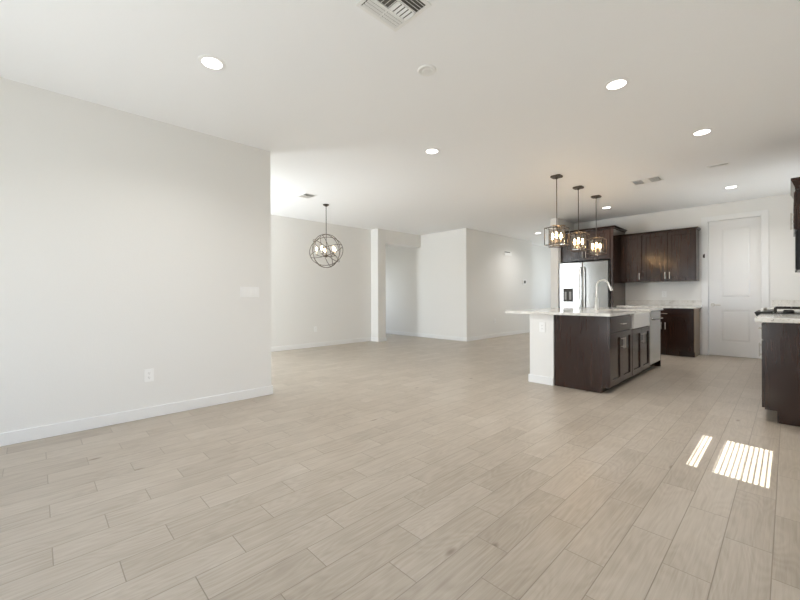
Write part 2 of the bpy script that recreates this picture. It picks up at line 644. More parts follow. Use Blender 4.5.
bboard('baseboard_left', (XL + 0.001, XL + BT, YR + 0.02, 1.946), (XL - 0.12 - BT, XL + BT, 1.946, 1.946 + BT), (XL - 0.12 - BT, XL - 0.121, 0.45, 1.945))
bboard('baseboard_dining', (-7.299, -7.30 + BT, 0.42, 6.05 - BT))
bboard('baseboard_pier', (-7.299, -7.02 + BT, 6.05 - BT, 6.049), (-7.019, -7.02 + BT, 6.05, 6.30), (-7.30, -7.02 + BT, 6.301, 6.301 + BT))
bboard('baseboard_hall_front', (-9.17, -5.5 + BT, 7.60 - BT, 7.599), (-5.499, -5.5 + BT, 7.60, 7.72))
bboard('baseboard_hall', (-5.499, -5.5 + BT, 7.725, 11.0), (-5.779, -5.78 + BT, 11.0, 13.5))
bboard('baseboard_partition', (-3.61 - BT, -3.455, 8.08 - BT, 8.079), (-3.61 - BT, -3.611, 8.08, 13.4))
bboard('baseboard_kitchen_back', (-1.155, -1.138, YB - BT, YB - 0.001))
bboard('baseboard_right', (XR - BT, XR - 0.001, YR + 0.02, 4.60))

# pantry door and casing
d1 = bpy.data.objects.new('door_1', None)
COL.objects.link(d1)
d1['kind'] = 'structure'
bm = bmesh.new()
sx0, sx1, sy0, sy1, sz1 = DX0 + 0.012, DX1 - 0.006, YB + 0.035, YB + 0.075, DZ - 0.008
pan = [(-0.865, -0.452, 1.065, 2.335), (-0.865, -0.452, 0.265, 0.845)]
# stiles and rails
box(bm, sx0, pan[0][0], sy0, sy1, 0.008, sz1)
box(bm, pan[0][1], sx1, sy0, sy1, 0.008, sz1)
box(bm, pan[0][0], pan[0][1], sy0, sy1, 0.008, 0.265)
box(bm, pan[0][0], pan[0][1], sy0, sy1, 0.845, 1.065)
box(bm, pan[0][0], pan[0][1], sy0, sy1, 2.335, sz1)
for a, b, c, d in pan:
    box(bm, a, b, sy0 + 0.014, sy1, c, d)
    # raised field with sloped sides
    q = 0.016
    A = [bm.verts.new(p) for p in ((a + q, sy0 + 0.014, c + q), (b - q, sy0 + 0.014, c + q), (b - q, sy0 + 0.014, d - q), (a + q, sy0 + 0.014, d - q))]
    q2 = 0.04
    Bv = [bm.verts.new(p) for p in ((a + q2, sy0 + 0.004, c + q2), (b - q2, sy0 + 0.004, c + q2), (b - q2, sy0 + 0.004, d - q2), (a + q2, sy0 + 0.004, d - q2))]
    bm.faces.new(Bv)
    for i in range(4):
        bm.faces.new((A[i], A[(i + 1) % 4], Bv[(i + 1) % 4], Bv[i]))
obj('door_panel', bm, 'trim', d1)
bm = bmesh.new()
cyl(bm, (-0.975, sy0, 0.935), (-0.975, sy0 - 0.012, 0.935), 0.032, 20)
cyl(bm, (-0.975, sy0 - 0.012, 0.935), (-0.975, sy0 - 0.05, 0.935), 0.011, 12)
tube(bm, [(-0.975, sy0 - 0.05, 0.935), (-0.93, sy0 - 0.052, 0.937), (-0.86, sy0 - 0.048, 0.932)], 0.009, 10)
obj('door_handle', bm, 'nickel', d1, smooth=True)
struct('trim_1', 'trim', (-1.134, DX0 + 0.004, YB - 0.024, YB - 0.001, 0.001, DZ + 0.085),
       (DX1 - 0.004, -0.230, YB - 0.024, YB - 0.001, 0.001, DZ + 0.085),
       (DX0 + 0.004, DX1 - 0.004, YB - 0.024, YB - 0.001, DZ - 0.004, DZ + 0.085),
       (DX0 + 0.0005, DX0 + 0.008, YB, YB + 0.12, 0.001, DZ - 0.001), (DX1 - 0.005, DX1 - 0.0005, YB, YB + 0.12, 0.001, DZ - 0.001),
       (DX0 + 0.008, DX1 - 0.005, YB, YB + 0.12, DZ - 0.006, DZ - 0.0005), bevel=0.004)
struct('wall_pantry', 'wall', (DX0 - 0.35, DX1 + 0.35, YB + 1.5, YB + 1.6, 0, H), (DX0 - 0.45, DX0 - 0.35, YB + 0.122, YB + 1.6, 0, H),
       (DX1 + 0.35, DX1 + 0.45, YB + 0.122, YB + 1.6, 0, H))


# ------------------------------------------------------------------ cabinets
def pull(parent, x, z, vert=True, length=0.13, y=0.0, off=0.032):
    """bar pull on a front at local y"""
    bm = bmesh.new()
    if vert:
        cyl(bm, (x, y - off, z - length / 2), (x, y - off, z + length / 2), 0.0055, 10)
        for s in (-1, 1):
            cyl(bm, (x, y, z + s * length * 0.36), (x, y - off, z + s * length * 0.36), 0.0045, 8)
    else:
        cyl(bm, (x - length / 2, y - off, z), (x + length / 2, y - off, z), 0.0055, 10)
        for s in (-1, 1):
            cyl(bm, (x + s * length * 0.36, y, z), (x + s * length * 0.36, y - off, z), 0.0045, 8)
    return obj('handle', bm, 'nickel', parent, smooth=True)


def shaker(name, x0, x1, z0, z1, parent, st=0.062, th=0.02, mat='espresso'):
    bm = bmesh.new()
    box(bm, x0, x0 + st, -th, 0, z0, z1)
    box(bm, x1 - st, x1, -th, 0, z0, z1)
    box(bm, x0 + st, x1 - st, -th, 0, z0, z0 + st)
    box(bm, x0 + st, x1 - st, -th, 0, z1 - st, z1)
    box(bm, x0 + st, x1 - st, -th + 0.013, 0, z0 + st, z1 - st)
    return obj(name, bm, mat, parent, bevel=0.0015)


def base_cabinet(name, label, cat, loc, rz, W, D, fronts, top=0.876, toe=0.10, toe_in=0.07, side=None, group=None):
    """front at local y=0 facing -y; doors stand proud of it. side: material of a finished left/right panel"""
    t = thing(name, label, cat, loc, rz, group)
    bm = bmesh.new()
    box(bm, 0.0, W, 0.0005, D, toe, top)
    box(bm, 0.0, W, toe_in, D, 0.002, toe)
    obj('carcass', bm, 'espresso', t)
    for f in fronts:
        kind, x0, x1, z0, z1 = f[:5]
        if kind == 'door':
            d = shaker('door', x0, x1, z0, z1, t)
            if f[5]:
                hx = x0 + 0.03 if f[5] == 'L' else x1 - 0.03
                pull(d, hx, z1 - 0.13, True, y=-0.02)
        else:
            d = boxobj('drawer', 'espresso_h', t, x0, x1, -0.02, 0, z0, z1, bevel=0.0015)
            if f[5]:
                pull(d, (x0 + x1) / 2, (z0 + z1) / 2, False, y=-0.02)
    return t


# ---- island
IXF = -1.42     # cabinet front plane, facing +x
half = boxobj('half_wall', 'wall', None, -2.345, -2.033, 4.62, 7.06, 0.001, 0.882)
tag(half, 'white painted half wall that carries the overhang of the island worktop', 'half wall')
boxobj('baseboard', 'trim', half, (-2.36, -2.033, 4.606, 4.619, 0.001, 0.10), (-2.36, -2.346, 4.619, 7.07, 0.001, 0.10), (-2.36, -2.033, 7.061, 7.072, 0.001, 0.10), bevel=0.003)

c = base_cabinet('island_cabinet', 'espresso island cabinet with one drawer over two doors, nearest the camera', 'cabinet',
                 (IXF, 4.656, 0), R(90), 0.85, 0.608,
                 [('drawer', 0.012, 0.838, 0.695, 0.862, 1), ('door', 0.012, 0.423, 0.085, 0.683, 'R'), ('door', 0.427, 0.838, 0.085, 0.683, 'L')], toe=0.075)
# finished end panel with toe notch (local x<0 side)
bm = bmesh.new()
prism(bm, [(-0.022, 0.882), (0.608, 0.882), (0.608, 0.002), (0.07, 0.002), (0.07, 0.075), (-0.022, 0.075)], 'x', -0.022, -0.001)
obj('end_panel', bm, 'espresso', c, bevel=0.001)

c = base_cabinet('sink_cabinet', 'espresso island cabinet with two doors under the white apron sink', 'cabinet',
                 (IXF, 5.51, 0), R(90), 0.90, 0.608,
                 [('door', 0.012, 0.448, 0.085, 0.672, 'R'), ('door', 0.452, 0.888, 0.085, 0.672, 'L')], top=0.68, toe=0.075)

# sink
s = thing('farmhouse_sink', 'white apron front farmhouse sink set into the island worktop', 'sink', (IXF, 5.52, 0), R(90))
bm = bmesh.new()
box(bm, 0.03, 0.845, -0.030, 0.006, 0.684, 0.880)
box(bm, 0.03, 0.845, 0.45, 0.475, 0.684, 0.880)
box(bm, 0.03, 0.055, 0.006, 0.45, 0.684, 0.880)
box(bm, 0.82, 0.845, 0.006, 0.45, 0.684, 0.880)
box(bm, 0.055, 0.82, 0.006, 0.45, 0.684, 0.704)
obj('basin', bm, 'sink', s, bevel=0.006)
bm = bmesh.new()
lathe(bm, [(0.0, 0.0), (0.055, 0.0), (0.05, 0.004), (0.0, 0.004)], (0.437, 0.23, 0.705), 24)
obj('drain', bm, 'nickel', s, smooth=True)

# dishwasher
dw = thing('dishwasher', 'pale stainless dishwasher in the island beside the apron sink', 'dishwasher', (IXF, 6.415, 0), R(90))
boxobj('body', 'grey_plastic', dw, 0.004, 0.600, 0.002, 0.57, 0.10, 0.870)
boxobj('toe_kick', 'black', dw, 0.004, 0.600, 0.06, 0.2, 0.004, 0.098)
boxobj('door', 'steel_light', dw, 0.004, 0.600, -0.025, 0.001, 0.105, 0.795, bevel=0.004)
boxobj('control_panel', 'steel_light', dw, 0.004, 0.600, -0.028, 0.001, 0.800, 0.872, bevel=0.004)
bm = bmesh.new()
tube(bm, [(0.05, -0.03, 0.765), (0.055, -0.065, 0.765), (0.549, -0.065, 0.765), (0.554, -0.03, 0.765)], 0.010, 10)
obj('handle', bm, 'steel', dw, smooth=True)
ip = boxobj('end_panel', 'espresso', None, -2.028, IXF + 0.022, 7.032, 7.054, 0.002, 0.882)
ip.name = 'cabinet_panel'
tag(ip, 'espresso finishing panel closing the far end of the island beside the dishwasher', 'panel')

# island worktop with sink cut-out open to the front
bm = bmesh.new()
IX0, IX1, IY0, IY1 = -2.675, -1.375, 4.575, 7.12
Z0, Z1 = 0.884, 0.915
SX, SA, SB = -1.870, 5.58, 6.335
box(bm, IX0, SX, IY0, IY1, Z0, Z1)
box(bm, SX, IX1, IY0, SA, Z0, Z1)
box(bm, SX, IX1, SB, IY1, Z0, Z1)
box(bm, IXF + 0.0, IX1, SA, SB, Z0, Z0 + 0.0001)
bmesh.ops.remove_doubles(bm, verts=bm.verts, dist=0.0005)
bm.free()
bm = bmesh.new()
pts = [(IX0, IY0), (IX1, IY0), (IX1, SA), (SX, SA), (SX, SB), (IX1, SB), (IX1, IY1), (IX0, IY1)]
prism(bm, pts, 'z', Z0, Z1)
bmesh.ops.triangulate(bm, faces=[f for f in bm.faces if len(f.verts) > 4])
it = obj('island_worktop', bm, 'granite', None)
tag(it, 'pale speckled granite worktop on the kitchen island', 'worktop')

# faucet
f = thing('kitchen_faucet', 'tall gooseneck pull-down faucet behind the island sink', 'faucet', (-2.005, 6.06, 0.9155))
bm = bmesh.new()
lathe(bm, [(0.0, 0.0), (0.031, 0.0), (0.031, 0.006), (0.026, 0.02), (0.024, 0.12), (0.019, 0.16), (0.016, 0.165), (0.0, 0.165)], seg=24)
obj('body', bm, 'faucet', f, smooth=True)
bm = bmesh.new()
pts = [(0, 0, 0.16), (0, 0, 0.345)]
for a in range(0, 163, 9):
    an = R(180 - a)
    pts.append((0.085 + 0.085 * math.cos(an), 0, 0.345 + 0.085 * math.sin(an)))
tube(bm, pts, 0.0125, 14)
obj('neck', bm, 'faucet', f, smooth=True)
bm = bmesh.new()
a = Vector(pts[-1]); dd = (Vector(pts[-1]) - Vector(pts[-2])).normalized()
cyl(bm, a, a + dd * 0.105, 0.0155, 16, 0.019)
obj('spray_head', bm, 'faucet', f, smooth=True)
bm = bmesh.new()
cyl(bm, (0, -0.02, 0.09), (0, -0.045, 0.09), 0.011, 12)
tube(bm, [(0, -0.042, 0.09), (0.0, -0.055, 0.12), (0.0, -0.062, 0.17)], 0.006, 8)
obj('lever', bm, 'faucet', f, smooth=True)

# ---- back wall run
base_cabinet('base_cabinet', 'espresso base cabinet at the end of the back wall run, next to the pantry door', 'cabinet', (-2.05, 8.40, 0), 0, 0.88, 0.585,
             [('drawer', 0.012, 0.855, 0.695, 0.862, 1), ('door', 0.012, 0.430, 0.115, 0.683, 'R'), ('door', 0.434, 0.855, 0.115, 0.683, 'L')])
bm = bmesh.new()
prism(bm, [(0.0, 0.876), (0.588, 0.876), (0.588, 0.002), (0.07, 0.002), (0.07, 0.10), (0.0, 0.10)], 'x', 0.881, 0.887)
sp = obj('side_panel', bm, 'maple', [o for o in COL.objects if o.name == 'base_cabinet'][0], label='lighter brown side panel')
base_cabinet('base_cabinet', 'espresso base cabinet hidden behind the island, beside the tall refrigerator side panel', 'cabinet', (-2.40, 8.40, 0), 0, 0.345, 0.585,
             [('drawer', 0.012, 0.333, 0.695, 0.862, 1), ('door', 0.012, 0.333, 0.115, 0.683, 'R')])
wt = boxobj('worktop', 'granite', None, -2.402, -1.128, 8.365, YB - 0.002, 0.884 - 0.005, 0.915, bevel=0.003)
tag(wt, 'pale granite worktop along the back wall with a low backsplash', 'worktop')
boxobj('backsplash', 'granite', wt, -2.402, -1.128, YB - 0.024, YB - 0.002, 0.9155, 1.02, bevel=0.002)


def crown(parent, x0, x1, y0, y1, z, hgt, out, right=True, left=False, mat='espresso_h'):
    """stepped crown moulding around a cabinet front (local: front y0, depth to y1)"""
    bm = bmesh.new()
    prof = [(0.0, 0.0), (out * 0.25, 0.0), (out * 0.35, hgt * 0.3), (out * 0.85, hgt * 0.75), (out, hgt * 0.8), (out, hgt)]
    rows = []
    for o_, h_ in prof:
        path = []
        if left:
            path += [(x0 - o_, y1)]
        path += [(x0 - (o_ if left else 0), y0 - o_), (x1 + (o_ if right else 0), y0 - o_)]
        if right:
            path += [(x1 + o_, y1)]
        rows.append([bm.verts.new((px, py, z + h_)) for px, py in path])
    for a_, b_ in zip(rows, rows[1:]):
        for i in range(len(a_) - 1):
            bm.faces.new((a_[i], a_[i + 1], b_[i + 1], b_[i]))
    # top plate
    t_ = rows[-1]
    ext = [v.co.copy() for v in t_]
    if not left:
        ext = [Vector((x0, y1, z + hgt))] + ext
    if not right:
        ext = ext + [Vector((x1, y1, z + hgt))]
    bm.faces.new([bm.verts.new(p) for p in ext])
    b0 = [v.co.copy() for v in rows[0]]
    if not left:
        b0 = [Vector((x0, y1, z))] + b0
    if not right:
        b0 = b0 + [Vector((x1, y1, z))]
    bm.faces.new([bm.verts.new(p) for p in b0])
    return obj('crown_moulding', bm, mat, parent)


def wall_cabinet(label, loc, rz, W, D, z0, z1, doors, name='wall_cabinet', off=0.032, group=None):
    t = thing(name, label, 'cabinet', loc, rz, group)
    boxobj('carcass', 'espresso', t, 0.0, W, 0.0005, D, z0, z1)
    for x0, x1, hs in doors:
        d = shaker('door', x0, x1, z0 + 0.006, z1 - 0.012, t)
        hx = x0 + 0.03 if hs == 'L' else x1 - 0.03
        pull(d, hx, z0 + 0.115, True, y=-0.02, off=off)
    return t


c = wall_cabinet('single door espresso wall cabinet beside the refrigerator panel', (-2.402, 8.66, 0), 0, 0.382, 0.328, 1.38, 2.325,
                 [(0.035, 0.372, 'R')])
crown(c, 0, 0.382, 0, 0.32, 2.327, 0.035, 0.032, right=False)
c = wall_cabinet('double door espresso wall cabinet next to the pantry door', (-2.018, 8.66, 0), 0, 0.852, 0.328, 1.38, 2.325,
                 [(0.008, 0.413, 'R'), (0.423, 0.836, 'L')])
crown(c, 0, 0.852, 0, 0.32, 2.327, 0.035, 0.032, right=True)

# refrigerator surround
pn = boxobj('tall_end_panel', 'espresso', None, -2.452, -2.406, 8.20, YB - 0.002, 0.002, 2.45)
tag(pn, 'tall espresso side panel standing between the refrigerator and the wall cabinets', 'panel')
c = wall_cabinet('espresso cabinet with two doors above the stainless refrigerator', (-3.452, 8.24, 0), 0, 0.996, 0.745, 1.85, 2.45,
                 [(0.030, 0.492, 'R'), (0.500, 0.978, 'L')])
crown(c, 0, 1.048, -0.042, 0.74, 2.452, 0.042, 0.045, right=True)

fr = thing('refrigerator', 'stainless steel french door refrigerator with a dispenser under dark cabinets', 'refrigerator', (-3.438, 8.13, 0))
FW = 0.962
boxobj('body', 'grey_plastic', fr, 0.004, FW - 0.004, 0.065, 0.84, 0.02, 1.80)
dl = boxobj('door', 'steel', fr, 0.002, 0.472, 0.0, 0.06, 0.72, 1.815, bevel=0.008)
dr = boxobj('door', 'steel', fr, 0.478, FW - 0.002, 0.0, 0.06, 0.72, 1.815, bevel=0.008)
boxobj('freezer_drawer', 'steel', fr, 0.002, FW - 0.002, 0.0, 0.06, 0.08, 0.712, bevel=0.008)
boxobj('toe_grille', 'black', fr, 0.02, FW - 0.02, 0.03, 0.07, 0.004, 0.075)
for d_, hx in ((dl, 0.440), (dr, 0.510)):
    bm = bmesh.new()
    tube(bm, [(hx, 0.0, 0.84), (hx, -0.045, 0.87), (hx, -0.06, 1.1), (hx, -0.06, 1.45), (hx, -0.045, 1.68), (hx, 0.0, 1.71)], 0.013, 12)
    obj('handle', bm, 'steel_light', d_, smooth=True)
dsp = boxobj('dispenser', 'slot', dl, 0.075, 0.285, -0.006, 0.0, 0.99, 1.27, bevel=0.004)
boxobj('control_strip', 'steel_light', dsp, 0.07, 0.29, -0.010, 0.0, 1.273, 1.36, bevel=0.003)
boxobj('drip_tray', 'steel_light', dsp, 0.07, 0.29, -0.028, 0.0, 0.955, 0.987, bevel=0.003)
boxobj('paddle', 'grey_plastic', dsp, (0.11, 0.15, -0.012, -0.006, 1.03, 1.2), (0.205, 0.25, -0.012, -0.006, 1.03, 1.2), bevel=0.002)

# ---- right run (faces -x): local x runs towards the camera
RXF = -0.148
c = base_cabinet('base_cabinet', 'espresso cabinet with drawer over doors at the near end of the right worktop', 'cabinet',
                 (RXF, 5.60, 0), R(-90), 0.945, 0.572,
                 [('drawer', 0.010, 0.940, 0.722, 0.862, 1), ('door', 0.010, 0.472, 0.115, 0.710, 'R'), ('door', 0.478, 0.940, 0.115, 0.710, 'L')], toe=0.105, toe_in=0.078)
bm = bmesh.new()
prism(bm, [(0.0, 0.876), (0.572, 0.876), (0.572, 0.002), (0.078, 0.002), (0.078, 0.105), (0.0, 0.105)], 'x', 0.946, 0.968)
obj('end_panel', bm, 'espresso', c, bevel=0.001)
base_cabinet('base_cabinet', 'espresso cabinet beyond the range on the right wall', 'cabinet',
             (RXF, 8.96, 0), R(-90), 2.57, 0.572,
             [('drawer', 0.01, 0.85, 0.695, 0.862, 1), ('drawer', 0.86, 1.70, 0.695, 0.862, 1), ('drawer', 1.71, 2.56, 0.695, 0.862, 1),
              ('door', 0.01, 0.85, 0.115, 0.683, 'R'), ('door', 0.86, 1.70, 0.115, 0.683, 'R'), ('door', 1.71, 2.56, 0.115, 0.683, 'L')])
wt = boxobj('worktop', 'granite', None, -0.208, XR - 0.002, 4.565, 5.605, 0.879, 0.917, bevel=0.004)
tag(wt, 'pale speckled granite worktop on the near cabinet beside the range', 'worktop')
boxobj('backsplash', 'granite', wt, XR - 0.024, XR - 0.002, 4.60, 5.605, 0.9175, 1.02)
wt = boxobj('worktop', 'granite', None, -0.208, XR - 0.002, 6.395, YB - 0.002, 0.879, 0.917, bevel=0.004)
tag(wt, 'pale granite worktop in the right back corner beyond the range', 'worktop')
boxobj('backsplash', 'granite', wt, (-0.195, XR - 0.025, YB - 0.024, YB - 0.002, 0.9175, 1.03), (XR - 0.024, XR - 0.002, 6.395, YB - 0.002, 0.9175, 1.03))

rg = thing('gas_range', 'black and stainless gas range with iron grates set between the right worktops', 'range', (RXF, 6.385, 0), R(-90))
boxobj('body', 'steel', rg, 0.003, 0.772, 0.002, 0.57, 0.10, 0.905)
boxobj('oven_door', 'black_glass', rg, 0.006, 0.769, -0.03, 0.0, 0.26, 0.80, bevel=0.004)
boxobj('storage_drawer', 'steel', rg, 0.006, 0.769, -0.03, 0.0, 0.06, 0.25, bevel=0.004)
bm = bmesh.new()
tube(bm, [(0.06, -0.03, 0.755), (0.065, -0.055, 0.755), (0.71, -0.055, 0.755), (0.715, -0.03, 0.755)], 0.011, 10)
obj('handle', bm, 'steel', rg, smooth=True)
bm = bmesh.new()
prism(bm, [(0.03, 0.945), (-0.03, 0.940), (-0.112, 0.930), (-0.09, 0.882), (-0.03, 0.905), (0.03, 0.905)], 'x', 0.004, 0.771)
cp = obj('control_panel', bm, 'iron', rg, bevel=0.003)
for kx in (0.07, 0.16, 0.39, 0.61, 0.705):
    bm = bmesh.new()
    cyl(bm, (kx, -0.045, 0.940), (kx, -0.049, 0.966), 0.02, 16, 0.017)
    obj('knob', bm, 'nickel', cp, smooth=True)
boxobj('cooktop', 'black', rg, 0.004, 0.771, 0.03, 0.565, 0.905, 0.925)
for gi in range(3):
    g0 = 0.015 + gi * 0.249
    bm = bmesh.new()
    for yy in (0.045, 0.17, 0.295, 0.42, 0.545):
        box(bm, g0, g0 + 0.243, yy - 0.005, yy + 0.005, 0.968, 0.979)
    for xx in (g0 + 0.006, g0 + 0.122, g0 + 0.237):
        box(bm, xx - 0.005, xx + 0.005, 0.04, 0.55, 0.968, 0.979)
    for xx in (g0 + 0.008, g0 + 0.235):
        for yy in (0.047, 0.295, 0.543):
            box(bm, xx - 0.006, xx + 0.006, yy - 0.006, yy + 0.006, 0.925, 0.969)
    obj('grate', bm, 'iron', rg)
for bx, by in ((0.14, 0.15), (0.14, 0.43), (0.388, 0.29), (0.64, 0.15), (0.64, 0.43)):
    bm = bmesh.new()
    lathe(bm, [(0.0, 0.0), (0.045, 0.0), (0.045, 0.012), (0.035, 0.018), (0.0, 0.018)], (bx, by, 0.9255), 20)
    obj('burner', bm, 'iron', rg, smooth=True)

MWX = 0.062
c = wall_cabinet('short espresso cabinet with crown above the black microwave', (MWX, 6.39, 0), R(-90), 0.762, 0.366, 1.79, 2.19,
                 [(0.008, 0.377, 'R'), (0.383, 0.754, 'R')], off=0.02)
crown(c, 0, 0.762, 0, 0.37, 2.192, 0.125, 0.042, right=True, left=True, mat='espresso_h')
mw = thing('microwave', 'black over-range microwave hanging below the short wall cabinet', 'microwave', (MWX + 0.007, 6.385, 0), R(-90))
boxobj('body', 'black', mw, 0.003, 0.752, 0.0, 0.355, 1.375, 1.785)
boxobj('door', 'black_glass', mw, 0.003, 0.752, -0.018, -0.0005, 1.385, 1.775, bevel=0.003)
boxobj('vent_grille', 'iron', mw, 0.02, 0.735, -0.014, -0.0005, 1.377, 1.384)


# ------------------------------------------------------------------ pendants over the island
def ring(bm, rad, n=48, r=0.006, mat=None, seg=8):
    pts = [Vector((rad * math.cos(2 * PI * k / n), rad * math.sin(2 * PI * k / n), 0)) for k in range(n)]
    if mat is not None:
        pts = [mat @ p for p in pts]
    tube(bm, pts, r, seg, closed=True)


def make_pendant(label, x, y, grp):
    t = thing('pendant_light', label, 'pendant light', (x, y, 1.80), 0, grp)
    top = H - 1.80
    bm = bmesh.new()
    # square plate with clipped corners and a raised centre
    s_, c_ = 0.068, 0.02
    poly = [(-s_ + c_, -s_), (s_ - c_, -s_), (s_, -s_ + c_), (s_, s_ - c_), (s_ - c_, s_), (-s_ + c_, s_), (-s_, s_ - c_), (-s_, -s_ + c_)]
    prism(bm, poly, 'z', top - 0.022, top - 0.001)
    lathe(bm, [(0.0, top - 0.045), (0.014, top - 0.045), (0.018, top - 0.022), (0.0, top - 0.022)], seg=16)
    obj('canopy', bm, 'bronze', t, bevel=0.002)
    bm = bmesh.new()
    cyl(bm, (0, 0, 0.29), (0, 0, top - 0.04), 0.0055, 10)
    obj('stem', bm, 'bronze', t, smooth=True)
    # outer cage: square frame, and a second square turned by 45 degrees and slightly taller
    bm = bmesh.new()
    a = 0.120
    zt, zb = 0.262, 0.026
    q = 0.0045
    cs = [(-a, -a), (a, -a), (a, a), (-a, a)]
    for z_ in (zt, zb):
        for i in range(4):
            p, n_ = cs[i], cs[(i + 1) % 4]
            cyl(bm, (p[0], p[1], z_), (n_[0], n_[1], z_), q, 6)
    for p in cs:
        cyl(bm, (p[0], p[1], zb - q), (p[0], p[1], zt + q), q, 6)
    b = 0.112
    cs = [(-b, 0), (0, -b), (b, 0), (0, b)]
    zt2, zb2 = 0.285, 0.003
    for z_ in (zt2, zb2):
        for i in range(4):
            p, n_ = cs[i], cs[(i + 1) % 4]
            cyl(bm, (p[0], p[1], z_), (n_[0], n_[1], z_), q, 6)
    for p in cs:
        cyl(bm, (p[0], p[1], zb2 - q), (p[0], p[1], zt2 + q), q, 6)
        cyl(bm, (0, 0, zt2), (p[0], p[1], zt2), q, 6)
    obj('cage', bm, 'bronze', t)
    bm = bmesh.new()
    lathe(bm, [(0.098, 0.03), (0.098, 0.25), (0.095, 0.25), (0.095, 0.03), (0.098, 0.03)], seg=40)
    obj('glass_shade', bm, 'glass', t, smooth=True)
    bm = bmesh.new()
    lathe(bm, [(0.0, 0.045), (0.02, 0.045), (0.03, 0.055), (0.012, 0.07), (0.010, 0.29), (0.0, 0.29)], seg=16)
    for k_ in range(3):
        an = R(50 + 120 * k_)
        tube(bm, [(0, 0, 0.06), (0.03 * math.cos(an), 0.03 * math.sin(an), 0.052), (0.064 * math.cos(an), 0.064 * math.sin(an), 0.065)], 0.004, 8)
    obj('lamp_holder', bm, 'bronze', t, smooth=True)
    for k_ in range(3):
        an = R(50 + 120 * k_)
        cx, cy = 0.064 * math.cos(an), 0.064 * math.sin(an)
        bm = bmesh.new()
        cyl(bm, (cx, cy, 0.062), (cx, cy, 0.115), 0.009, 12)
        cn = obj('candle', bm, 'candle', t, smooth=True)
        bm = bmesh.new()
        lathe(bm, [(0.0, 0.0), (0.009, 0.0), (0.016, 0.026), (0.014, 0.05), (0.006, 0.078), (0.0, 0.084)], (cx, cy, 0.1155), 12)
        obj('bulb', bm, 'bulb', cn, smooth=True)
    return t


PY = [(5.225, 'bronze cage pendant with warm bulbs over the island, the one nearest the camera'),
      (6.005, 'bronze cage pendant with warm bulbs over the island, the middle of the row of three'),
      (6.775, 'bronze cage pendant with warm bulbs over the island, farthest of the three')]
p0 = make_pendant(PY[0][1], -2.245, PY[0][0], 'cage pendants over the island')
for y_, lb in PY[1:]:
    p = copy_tree(p0)
    p.location = (-2.245, y_, 1.80)
    p['label'] = lb

# ------------------------------------------------------------------ orb chandelier in the dining room
ch = thing('orb_chandelier', 'bronze orb chandelier of crossing rings hanging in the dining room', 'chandelier', (-5.83, 3.79, 1.647))
top = H - 1.647
bm = bmesh.new()
lathe(bm, [(0.0, top - 0.035), (0.02, top - 0.035), (0.035, top - 0.02), (0.055, top - 0.014), (0.055, top - 0.001), (0.0, top - 0.001)], seg=28)
obj('canopy', bm, 'bronze', ch, smooth=True)
bm = bmesh.new()
cyl(bm, (0, 0, 0.60), (0, 0, top - 0.03), 0.006, 10)
obj('stem', bm, 'bronze', ch, smooth=True)
RC = 0.300
axes = [(90, 0, 20), (90, 0, 95), (28, 8, 0), (-35, 20, 0), (62, -25, 60), (70, 20, 150)]
for ax in axes:
    bm = bmesh.new()
    rm = Matrix.Rotation(R(ax[2]), 4, 'Z') @ Matrix.Rotation(R(ax[1]), 4, 'Y') @ Matrix.Rotation(R(ax[0]), 4, 'X')
    ring(bm, RC, 64, 0.0055, Matrix.Translation((0, 0, RC)) @ rm)
    obj('ring', bm, 'bronze', ch, smooth=True)
bm = bmesh.new()
cyl(bm, (0, 0, 0.2), (0, 0, 0.60), 0.006, 10)
lathe(bm, [(0, 0.18), (0.02, 0.19), (0.028, 0.21), (0.014, 0.235), (0.0, 0.24)], seg=16)
for k_ in range(5):
    an = R(72 * k_ + 12)
    tube(bm, [(0, 0, 0.21), (0.07 * math.cos(an), 0.07 * math.sin(an), 0.195), (0.175 * math.cos(an), 0.175 * math.sin(an), 0.225)], 0.005, 8)
    lathe(bm, [(0.0, 0.0), (0.02, 0.004), (0.022, 0.01), (0.0, 0.012)], (0.175 * math.cos(an), 0.175 * math.sin(an), 0.225), 14)
obj('arms', bm, 'bronze', ch, smooth=True)
for k_ in range(5):
    an = R(72 * k_ + 12)
    cx, cy = 0.175 * math.cos(an), 0.175 * math.sin(an)
    bm = bmesh.new()
    cyl(bm, (cx, cy, 0.236), (cx, cy, 0.30), 0.010, 12)
    cn = obj('candle', bm, 'candle', ch, smooth=True)
    bm = bmesh.new()
    lathe(bm, [(0.0, 0.0), (0.010, 0.0), (0.017, 0.025), (0.014, 0.045), (0.005, 0.07), (0.0, 0.074)], (cx, cy, 0.3005), 12)
    obj('bulb', bm, 'bulb_soft', cn, smooth=True)


# ------------------------------------------------------------------ recessed lights
def recessed(label, x, y):
    t = thing('recessed_light', label, 'ceiling light', (x, y, H), 0, 'recessed ceiling lights')
    bm = bmesh.new()
    lathe(bm, [(0.066, -0.001), (0.090, -0.001), (0.090, -0.004), (0.076, -0.008), (0.066, -0.006), (0.066, -0.001)], seg=36)
    obj('trim_ring', bm, 'white_plastic', t, smooth=True)
    bm = bmesh.new()
    lathe(bm, [(0.0, -0.0055), (0.066, -0.0055), (0.066, -0.0015), (0.0, -0.0015)], seg=36)
    obj('lens', bm, 'lens', t)
    ld = bpy.data.lights.new('downlight', 'AREA')
    ld.shape = 'DISK'
    ld.size = 0.12
    ld.energy = PW['can']
    ld.spread = R(140)
    ld.color = (1.0, 0.975, 0.955)
    lo = bpy.data.objects.new('downlight', ld)
    COL.objects.link(lo)
    lo.parent = t
    lo.location = (0, 0, -0.012)
    return t


